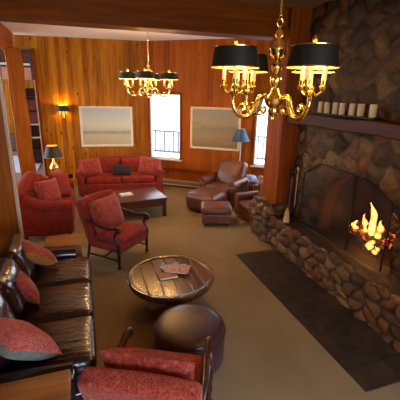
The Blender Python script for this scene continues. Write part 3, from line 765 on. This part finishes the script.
# ---- upholstered armchair with carved wood arms
def make_armchair(name, label, cloth, pillowcloth, loc, rz, group, panels=False, low=0):
    t = thing(name, label, 'armchair', loc, rz, group)
    W, D = .76, .68; ak = .94 if panels else 1.0
    B().rbox((0, 0, .31), (W-.06, D-.02, .13), r=.03).build('seat_base', cloth, t)
    cushion(B(), (0, -.03, .425), (W-.10, D-.06, .13), .045, .03).build('seat_cushion', cloth, t)
    def arc(q, u): return [q[0]*(1-.05*(1-u[2])/2), q[1]-.012*u[0]**2*0, q[2]+.035*(1-u[0]**2)*(u[2] > 0)]
    T = TR((0, .33, .62-low), rx=R(-18))
    B().rbox((0, 0, .0), (W+.02, .14, .74), r=.045, n=10, fn=arc, T=T).build('backrest', cloth, t)
    T = TR((0, .20, .70), rx=R(-18))
    B().pillow(.64, .54, .22, n=14, T=T, pinch=.03).build('back_cushion', pillowcloth, t)
    for sx in (-1, 1):
        x = sx*(W/2-.015)
        a = curve([(x, .30, .70), (x, .12, .655), (x*ak, -.12, .635), (x*ak, -.27, .655), (x*ak, -.335, .64), (x*ak, -.33, .605), (x*ak, -.295, .605)], 6)
        B().tube(a, [.024+.008*math.sin(PI*min(1, i/len(a)*1.05)) for i in range(len(a))], 10).build('arm', M['darkwood'], t)
        p = curve([(x*ak, -.29, .62), (x*1.02, -.25, .52), (x, -.30, .42), (x, -.31, .34)], 6)
        B().tube(p, [.027]*len(p), 10).build('arm_post', M['darkwood'], t)
        B().lathe([(.020, 0), (.034, .02), (.034, .045), (.018, .06), (.022, .12), (.030, .18), (.020, .24), (.030, .27), (.030, .35)], (x*.98, -.30, 0), 14).build('leg', M['darkwood'], t)
        q = curve([(x*.94, .28, .34), (x*.94, .30, .2), (x*.94, .35, .0)], 5)
        B().tube(q, .022, 8).build('leg', M['darkwood'], t)
        B().tube([(x*.97, -.30, .13), (x*.95, .31, .13)], .016, 8).build('stretcher', M['darkwood'], t)
        if panels: B().rbox((x*.93, 0, .49), (.05, .60, .26), r=.02, n=4).build('side_panel', pillowcloth, t)
    s = curve([(-.33, .0, .13), (-.15, .0, .15), (0, 0, .13), (.15, 0, .15), (.33, 0, .13)], 5)
    B().tube(s, .016, 8).build('stretcher', M['darkwood'], t)
    return t
make_armchair('armchair', 'rose red armchair with dark carved wooden arms beside the round table', M['rose'], M['roseD'], (.42, 5.35, 0), R(45), 'wood-armed red armchairs')
make_armchair('armchair', 'red brocade armchair seen from behind at the bottom of the picture', M['brocade'], M['brocade'], (.41, 2.12, 0), R(180-27), 'wood-armed red armchairs', panels=True, low=.07)

# ---- fabric sofas
def make_sofa(name, label, W, D, n, loc, rz, cloth, hb=.90, camel=.05, arm_w=.20):
    t = thing(name, label, 'sofa', loc, rz, 'rose red fabric sofas')
    B().rbox((0, .0, .22), (W-.10, D-.06, .28), r=.04).build('base', cloth, t)
    iw = W-2*arm_w-.02; w = iw/n
    for i in range(n):
        x = -iw/2+w*(i+.5)
        cushion(B(), (x, -.10, .43), (w-.006, D-.28, .16), .05, .03).build('seat_cushion', cloth, t)
        T = TR((x, .22, .66), rx=R(-14))
        cushion(B(), (0, 0, 0), (w-.01, .20, .42), .08, .04, T=T, axis=1).build('back_cushion', cloth, t)
    def arch(q, u): return [q[0], q[1]+.04*max(0, u[2]), q[2]+(camel*(1-u[0]**2)-.06*u[0]**4)*(1+u[2])/2]
    B().rbox((0, D/2-.13, .50), (W-.12, .20, (hb-.12)), r=.08, n=14, fn=arch).build('backrest', cloth, t)
    for sx in (-1, 1):
        def armf(q, u): return [q[0], q[1], q[2]+.14*max(0, u[1])**1.5*(u[2] > 0)]
        a = B().rbox((sx*(W/2-arm_w/2), -.0, .32), (arm_w-.03, D-.04, .50), r=.05, n=8, fn=armf)
        pts = curve([(sx*(W/2-arm_w/2+.01), -D/2+.02, .575), (sx*(W/2-arm_w/2+.01), 0, .60), (sx*(W/2-arm_w/2), D/2-.12, .74)], 8)
        a.tube(pts, [.105]*len(pts), 16)
        a.build('arm', cloth, t)
        for sy in (-1, 1): B().box((sx*(W/2-.12), sy*(D/2-.10), .04), (.06, .06, .08)).build('foot', M['darkwood'], t, smooth=False)
    return t
FS = (.88, 9.12, 0)
make_sofa('fabric_sofa', 'rose red two-cushion sofa against the back wall under the seascape', 2.12, .95, 2, FS, aA, M['rose'], hb=.86)
make_sofa('fabric_sofa', 'rose red loveseat on the left with its back to the opening', 1.86, .94, 2, (-.72, 7.28, 0), R(90), M['rose'], hb=.96, camel=.07)
put_pillow('rose red pillow at the left end of the far sofa', M['roseD'], .50, .46, .18, (.14, 9.02, .73), (-16, -6, aA*57+12))
put_pillow('rose red pillow at the right end of the far sofa', M['roseD'], .50, .46, .18, (1.55, 8.86, .73), (-18, 10, aA*57-14))
put_pillow('small black lumbar pillow in the middle of the far sofa', M['blackcl'], .48, .27, .12, (.88, 8.88, .655), (-20, 4, aA*57))
put_pillow('rose pillow leaning forward nearest the viewer on the loveseat', M['roseD'], .48, .46, .20, (-.68, 6.74, .78), (-14, 0, 44))
put_pillow('rose pillow overlapping another in the middle of the loveseat', M['rose'], .52, .50, .20, (-.50, 7.24, .77), (-14, 8, 52))
put_pillow('rose pillow at the far end of the loveseat', M['roseD'], .48, .46, .18, (-.56, 7.74, .76), (-14, 0, 80))

# ---- corner side table + lamp + small box
end_table('small honey side table in the corner between the loveseat and the far sofa', (-.58, 8.62, 0), .62, .50, .60, 0)
def table_lamp():
    t = thing('table_lamp', 'brass table lamp with black shade lit on the corner side table', 'lamp', (-.68, 8.62, .60))
    B().lathe([(.07, 0), (.075, .02), (.03, .04), (.02, .06), (.05, .10), (.095, .18), (.10, .26), (.05, .36), (.02, .40), (.016, .50)], n=24).build('base', M['brass'], t)
    s = B(); s.lathe([(.215, .50), (.12, .76)], n=32, cap=False).lathe([(.118, .76), (.213, .50)], n=32, mi=1, cap=False)
    s.lathe([(.213, .50), (.216, .498), (.216, .503)], n=32, cap=False, mi=1).build('lamp_shade', [M['lampblk'], M['gold']], t)
    B().lathe([(.01, .50), (.03, .54), (.03, .58), (.008, .61)], n=12).build('bulb', M['bulb'], t)
    light('table_lamp_light', 'POINT', (-.68, 8.62, 1.17), 9, (1, .52, .15), .04)
table_lamp()
o = B().rbox((0, 0, .05), (.11, .07, .10), r=.01, n=1).build('radio_clock', M['blackmetal']); o.location = (-.34, 8.52, .60); tag(o, 'small black clock on the corner side table beside the lamp', 'clock')

# ---- low rectangular coffee table
ct = thing('coffee_table', 'low dark cherry rectangular coffee table in front of the far sofa', 'coffee table', (1.0, 7.42, 0), R(6))
B().rbox((0, 0, .40), (1.16, .96, .045), r=.012, n=2).build('tabletop', M['cherry'], ct)
B().box((0, 0, .31), (1.08, .88, .15)).build('apron', M['cherry'], ct, smooth=False)
for sx in (-1, 1):
    for sy in (-1, 1): B().rbox((sx*.52, sy*.42, .19), (.075, .075, .38), r=.01, n=1).build('leg', M['cherry'], ct)
def booklet(name, label, w, d, h, loc, rz, m, cat='magazine', group=None):
    t = thing(name, label, cat, loc, R(rz), group)
    B().box((0, 0, h/2), (w*.98, d*.98, h*.8)).build('pages', M['paper'], t, smooth=False)
    B().box((0, 0, h-.001), (w, d, .003)).box((0, 0, .0015), (w, d, .003)).build('cover', m, t, smooth=False)
booklet('magazine', 'white booklet lying on the low rectangular coffee table', .26, .20, .02, (.80, 7.43, .4235), 10, M['paper'])

# ---- round coffee table
rt = thing('round_coffee_table', 'round dark wooden coffee table with a raised rim on a square pedestal', 'coffee table', (.915, 3.80, 0), 0)
B().lathe([(.0, .405), (.475, .405), (.482, .416), (.492, .420), (.530, .418), (.540, .408), (.540, .385), (.532, .375), (.520, .37), (.515, .33), (.505, .32), (.0, .32)], n=64, cap=False).build('tabletop', M['tabletop'], rt)
B().rbox((0, 0, .19), (.24, .24, .28), r=.012, n=1).build('pedestal', M['oak'], rt)
for rz in (R(30), R(120)): B().box((0, 0, .05), (.72, .15, .10), rz=rz).build('foot', M['oak'], rt, smooth=False)
booklet('magazine', 'magazine with a colourful cover at the right of the pile on the round table', .27, .21, .012, (1.03, 3.86, .4365), -28, M['paperA'], group='magazines on the round table')
booklet('magazine', 'tan covered book at the front left of the round table pile', .22, .14, .022, (.87, 3.78, .405), 2, M['goldcl'], group='magazines on the round table')
booklet('magazine', 'green and cream brochure at the back of the round table pile', .25, .17, .012, (.96, 3.95, .4235), 14, M['paperB'], group='magazines on the round table')
booklet('magazine', 'magazine lying flat beneath the rest of the pile on the round table', .26, .20, .0175, (1.03, 3.92, .405), -8, M['paperB'], group='magazines on the round table')

# ---- round leather ottoman
ro = thing('round_ottoman', 'round plum brown leather ottoman next to the round table', 'ottoman', (.86, 2.80, 0)); ro.scale = (1, 1, .94)
B().lathe([(.0, .472), (.12, .471), (.24, .465), (.30, .455), (.335, .44), (.350, .42), (.350, .40)], n=56, cap=False).build('seat_cushion', M['ottol'], ro)
B().lathe([(.350, .40), (.358, .395), (.358, .385), (.348, .38), (.350, .22), (.345, .06), (.33, .05), (0, .05)], n=56, cap=False).build('drum', M['ottol'], ro)
B().lathe([(.30, 0), (.31, .05)], n=40).build('plinth', M['darkwood'], ro)

# ---- brown leather chairs
def club_chair(name, label, loc, rz, W=.92, D=.88, hb=.88, group=None, footrest=False, lean=-16):
    t = thing(name, label, 'armchair', loc, rz, group); m = M['brownl']
    B().rbox((0, .02, .20), (W-.08, D-.08, .30), r=.04).build('base', m, t)
    cushion(B(), (0, -.10, .40), (W-.40, D-.26, .16), .05, .03).build('seat_cushion', m, t)
    T = TR((0, D/2-.20, .62), rx=R(lean))
    cushion(B(), (0, 0, .02), (W-.30, .26, hb-.26), .10, .05, T=T, axis=1).build('backrest', m, t)
    for sx in (-1, 1):
        a = B().rbox((sx*(W/2-.10), -.02, .31), (.18, D-.06, .48), r=.05, n=6)
        a.tube([(sx*(W/2-.10), -D/2+.02, .545), (sx*(W/2-.10), D/2-.20, .56)], .10, 16)
        a.build('arm', m, t)
    if footrest:
        T = TR((0, -D/2-.34, .25), rx=R(3))
        cushion(B(), (0, 0, 0), (W-.30, .74, .38), .09, .03, T=T).build('footrest', m, t)
    for sx in (-1, 1):
        for sy in (-1, 1): B().box((sx*(W/2-.14), sy*(D/2-.12), .025), (.06, .06, .05)).build('foot', M['darkwood'], t, smooth=False)
    return t
club_chair('recliner', 'brown leather recliner with its footrest out below the right painting', (3.22, 7.64, 0), R(-54), W=1.04, D=.86, hb=1.0, group='brown leather seats', footrest=True, lean=-24)
cc = club_chair('club_chair', 'brown leather club chair half hidden behind the stone pedestal', (3.42, 6.26, 0), R(-88), W=.90, D=.86, hb=.84, group='brown leather seats')
cc.scale = (.94, .92, .84)
so = thing('leather_ottoman', 'small square brown leather ottoman between the recliner and the club chair', 'ottoman', (2.50, 6.38, 0), R(-18))
cushion(B(), (0, 0, .32), (.62, .54, .14), .045, .025).build('seat_cushion', M['brownl'], so)
B().rbox((0, 0, .15), (.58, .50, .21), r=.03).build('base', M['brownl'], so)
for sx in (-1, 1):
    for sy in (-1, 1): B().box((sx*.22, sy*.19, .025), (.05, .05, .05)).build('foot', M['darkwood'], so, smooth=False)
# side table w/ items
st = thing('side_table', 'dark side table between the recliner and the club chair', 'side table', (3.84, 7.00, 0), R(-20))
B().rbox((0, 0, .59), (.56, .46, .03), r=.01, n=1).build('tabletop', M['cherry'], st)
for sx in (-1, 1):
    for sy in (-1, 1): B().box((sx*.24, sy*.19, .2875), (.04, .04, .575)).build('leg', M['darkwood'], st, smooth=False)
o = B().pillow(.30, .22, .12, n=10).build('folded_throw', M['bluecl']); o.location = (3.66, 7.10, .69); o.rotation_euler = (R(-50), R(15), R(20)); tag(o, 'blue and white folded cloth bundle on the side table by the recliner', 'throw')
fr_ = thing('photo_frame', 'small tan picture frame standing on the side table', 'picture frame', (3.80, 6.94, .608), R(-20))
B().box((0, 0, .09), (.14, .015, .18)).build('frame_border', M['frame'], fr_, smooth=False); B().box((0, -.009, .09), (.10, .004, .14)).build('print', M['paperA'], fr_, smooth=False)
pv = thing('potted_plant', 'little dark leafy plant in a pot at the back of the side table', 'plant', (3.93, 7.10, .605))
B().lathe([(.04, 0), (.055, .09), (.05, .09)], n=16).build('pot', M['darkwood'], pv)
lv = B()
for i in range(26):
    a = random.uniform(0, 2*PI); L = random.uniform(.1, .2); e = random.uniform(.3, 1.2)
    d = Vector((math.cos(a)*math.cos(e), math.sin(a)*math.cos(e), math.sin(e))); p = Vector((0, 0, .09))
    sd = d.cross(Vector((0, 0, 1))).normalized()*.018
    lv.add([p, p+d*L*.5+sd, p+d*L-Vector((0, 0, .02)), p+d*L*.5-sd], [(0, 1, 2, 3)])
lv.build('leaves', plain('dark_leaf', (.03, .05, .025), .5), pv)
# floor lamp
fl = thing('floor_lamp', 'brass floor lamp with teal shade behind the recliner', 'lamp', (3.77, 8.08, 0))
B().lathe([(.13, 0), (.13, .02), (.03, .04), (.012, .06)], n=24).build('base', M['brass'], fl)
B().tube([(0, 0, .05), (0, 0, 1.72)], .012, 10).build('pole', M['whitetrim'], fl)
s = B(); s.lathe([(.22, 1.43), (.09, 1.73)], n=32, cap=False).lathe([(.088, 1.73), (.218, 1.43)], n=32, mi=1, cap=False); s.build('lamp_shade', [M['teal'], M['white']], fl)
# baseboard heater
bh = thing('baseboard_heater', 'long low baseboard heater under the far window wall', 'heater', (P0.x, P0.y, 0), aB)
B().box((1.7, -.045, .13), (2.7, .07, .17)).build('housing', M['heater'], bh, smooth=False)
B().box((1.7, -.085, .19), (2.7, .02, .02)).box((1.7, -.085, .075), (2.7, .02, .02)).build('metal_lip', M['whitetrim'], bh, smooth=False)

# ---- pictures and sconce
def picture(label, x0, x1, z0, z1, wall, bands, fm, mot, y=0):
    P, a = wall; t = thing('framed_painting', label, 'painting', P, a, 'landscape paintings on the wood walls')
    w = .06; f = B()
    f.rbox(((x0+x1)/2, -.025, z1-w/2), (x1-x0, .05, w), r=.01, n=1).rbox(((x0+x1)/2, -.025, z0+w/2), (x1-x0, .05, w), r=.01, n=1)
    for x in (x0+w/2, x1-w/2): f.rbox((x, -.025, (z0+z1)/2), (w, .05, z1-z0), r=.01, n=1)
    f.build('picture_frame', fm, t)
    B().box(((x0+x1)/2, -.015, (z0+z1)/2), (x1-x0-2*w, .02, z1-z0-2*w)).build('canvas', painting_mat('canvas_paint', bands, z0, z1, mot), t, smooth=False)
xa = lambda X: (X-P0.x)/math.cos(aA)
picture('pale framed seascape painting above the far sofa', xa(-.04), xa(1.34), 1.09, 2.17, (P0, aA),
        [(.06, (.55, .52, .33)), (.30, (.62, .62, .44)), (.36, (.33, .38, .29)), (.42, (.60, .68, .55)), (.55, (.74, .80, .65)), (.9, (.52, .70, .72))], M['frameA'], .10)
picture('framed tan and green landscape painting right of the far window', sB(2.76), sB(3.84), 1.13, 2.22, (P0, aB),
        [(.06, (.20, .14, .07)), (.35, (.30, .22, .11)), (.5, (.20, .19, .12)), (.62, (.34, .26, .14)), (.92, (.24, .24, .17))], M['frame'], .35)
scn = thing('wall_sconce', 'brass candle sconce with small black shade on the back wall', 'sconce', (P0.x+xa(-.43)*math.cos(aA), P0.y+xa(-.43)*math.sin(aA), 1.95), aA)
B().lathe([(.03, -.13), (.045, -.1), (.02, -.05), (.03, 0), (.02, .05), (.008, .10)], n=16, T=TR((0, -.02, 0))).build('backplate', M['brass'], scn)
for sx in (-1, 1):
    B().tube(curve([(0, -.03, -.03), (sx*.04, -.07, -.07), (sx*.08, -.10, -.03), (sx*.08, -.10, .02)], 6), .007, 8).lathe([(.02, .02), (.024, .03), (.012, .035)], (sx*.08, -.10, 0), 12).build('arm', M['brass'], scn)
    B().lathe([(.011, .03), (.011, .10)], (sx*.08, -.10, 0), 10).build('candle_sleeve', M['candle'], scn)
    B().lathe([(.008, .10), (.013, .12), (.004, .15)], (sx*.08, -.10, 0), 10).build('bulb', M['bulb'], scn)
def orect(s, k, z0, z1, mi):
    n = 28; vs = []
    for z, f in ((z0, 1.0), (z1, .84)):
        for i in range(n):
            a = 2*PI*i/n; vs.append((.165*k*f*math.cos(a), -.10+.085*k*f*math.sin(a), z))
    s.add(vs, [(i, (i+1) % n, n+(i+1) % n, n+i) if mi == 0 else (i, n+i, n+(i+1) % n, (i+1) % n) for i in range(n)], mi)
s = B(); orect(s, 1, .09, .24, 0); orect(s, .985, .09, .24, 1); s.build('lamp_shade', [M['shade'], M['gold']], scn)
c_, s_ = math.cos(aA), math.sin(aA)
wp = Vector(scn.location)
light('sconce_light', 'POINT', wp+Vector((s_*.12, -c_*.12, .22)), 11, (1, .50, .12), .03)

# ---- things in the hall
bk = thing('bookcase', 'dark bookcase in the hall seen past the end of the pine wall', 'bookcase', (-1.42, 13.6, 0))
B().box((0, .16, 1.3), (.9, .03, 2.6)).box((-.435, 0, 1.3), (.03, .32, 2.6)).box((.435, 0, 1.3), (.03, .32, 2.6)).build('case', M['darkwood'], bk, smooth=False)
for z in (.5, .95, 1.4, 1.85, 2.3, 2.58): B().box((0, -.01, z), (.88, .32, .03)).build('shelf', M['whitetrim'] if z in (.95, 1.4) else M['darkwood'], bk, smooth=False)
B().box((0, .03, 1.62), (.8, .2, .38)).box((0, .03, 2.05), (.8, .2, .34)).build('books', M['books'], bk, smooth=False)
hs = thing('hall_sconce', 'small glowing lamp on the hall wall seen at the far left', 'sconce', (-3.62, 18.05, 1.92))
B().lathe([(.03, 0), (.05, .05), (.03, .1)], n=12).build('backplate', M['brass'], hs)
B().lathe([(.10, .08), (.14, .30)], n=20, T=TR((0, -.12, 0))).build('glass_shade', M['bulb'], hs)
hs.location = (-3.62, 18.0, 2.1)
rg = B().rbox((0, 0, .01), (4.2, 3.2, .02), r=.006, n=1).build('patch', M['bluefloor']); rg.location = (-3.6, 13.8, 0); tag(rg, 'pale blue patch on the hall floor beyond the left opening', 'patch')  # flat pale blue panel over part of the brown hall floor
lh = B().rbox((0, 0, .35), (1.5, .8, .7), r=.1, n=3).build('hall_bench', M['dkwall']); lh.location = (-3.0, 17.0, 0)
lh['label'] = 'dark upholstered bench in the hall seen through the left opening'; lh['category'] = 'bench'

# ================================================================== LIGHT
w = bpy.data.worlds.new('sky'); SC.world = w; w.use_nodes = True; nt = w.node_tree; bg = nt.nodes['Background']
tc = nd(nt, 'ShaderNodeTexCoord'); sp = nd(nt, 'ShaderNodeSeparateXYZ'); lk(nt, tc.outputs['Generated'], sp.inputs[0])
lk(nt, ramp(nt, sp.outputs[2], [(0, (.92, .96, 1)), (.5, (.74, .86, 1))]), bg.inputs[0]); bg.inputs[1].default_value = 6.0
def wall_pt(s, off, z): return (P0.x+math.cos(aB)*s-math.sin(aB)*off, P0.y+math.sin(aB)*s+math.cos(aB)*off, z)
# daylight entering at the real windows (behind the camera, and hall)
light('south_daylight', 'AREA', (1.0, -2.85, 1.85), 170, (.42, .62, 1), 4.0, rot=(R(44), 0, 0), sizey=1.8, spread=R(75))
light('hall_daylight', 'AREA', (-7.7, 12, 3.2), 600, (.78, .87, 1), 10, rot=(0, R(-90), 0), sizey=4.4)

# ================================================================== CAMERA
F_ = 350.
y = Vector((79-200, 89-200, F_)).normalized(); d = Vector((175-200, 1303-200, F_)).normalized()
z = -d; z = (z-y*z.dot(y)).normalized(); x = y.cross(z)
# rows are world axes expressed in the (right, down, forward) frame; Blender camera is (right, up, back)
rot = Matrix(((x[0], -x[1], -x[2]), (y[0], -y[1], -y[2]), (z[0], -z[1], -z[2])))
cam = bpy.data.cameras.new('camera'); co = bpy.data.objects.new('camera', cam); COL.objects.link(co)
co.matrix_world = Matrix.Translation((0, 0, 2.6)) @ rot.to_4x4()
cam.sensor_width = 36; cam.lens = 36*F_/400; cam.clip_start = .05; SC.camera = co
SC.view_settings.view_transform = 'Standard'; SC.view_settings.look = 'None'; SC.view_settings.gamma = 1; SC.view_settings.exposure = 0.12
SC.view_settings.use_curve_mapping = False
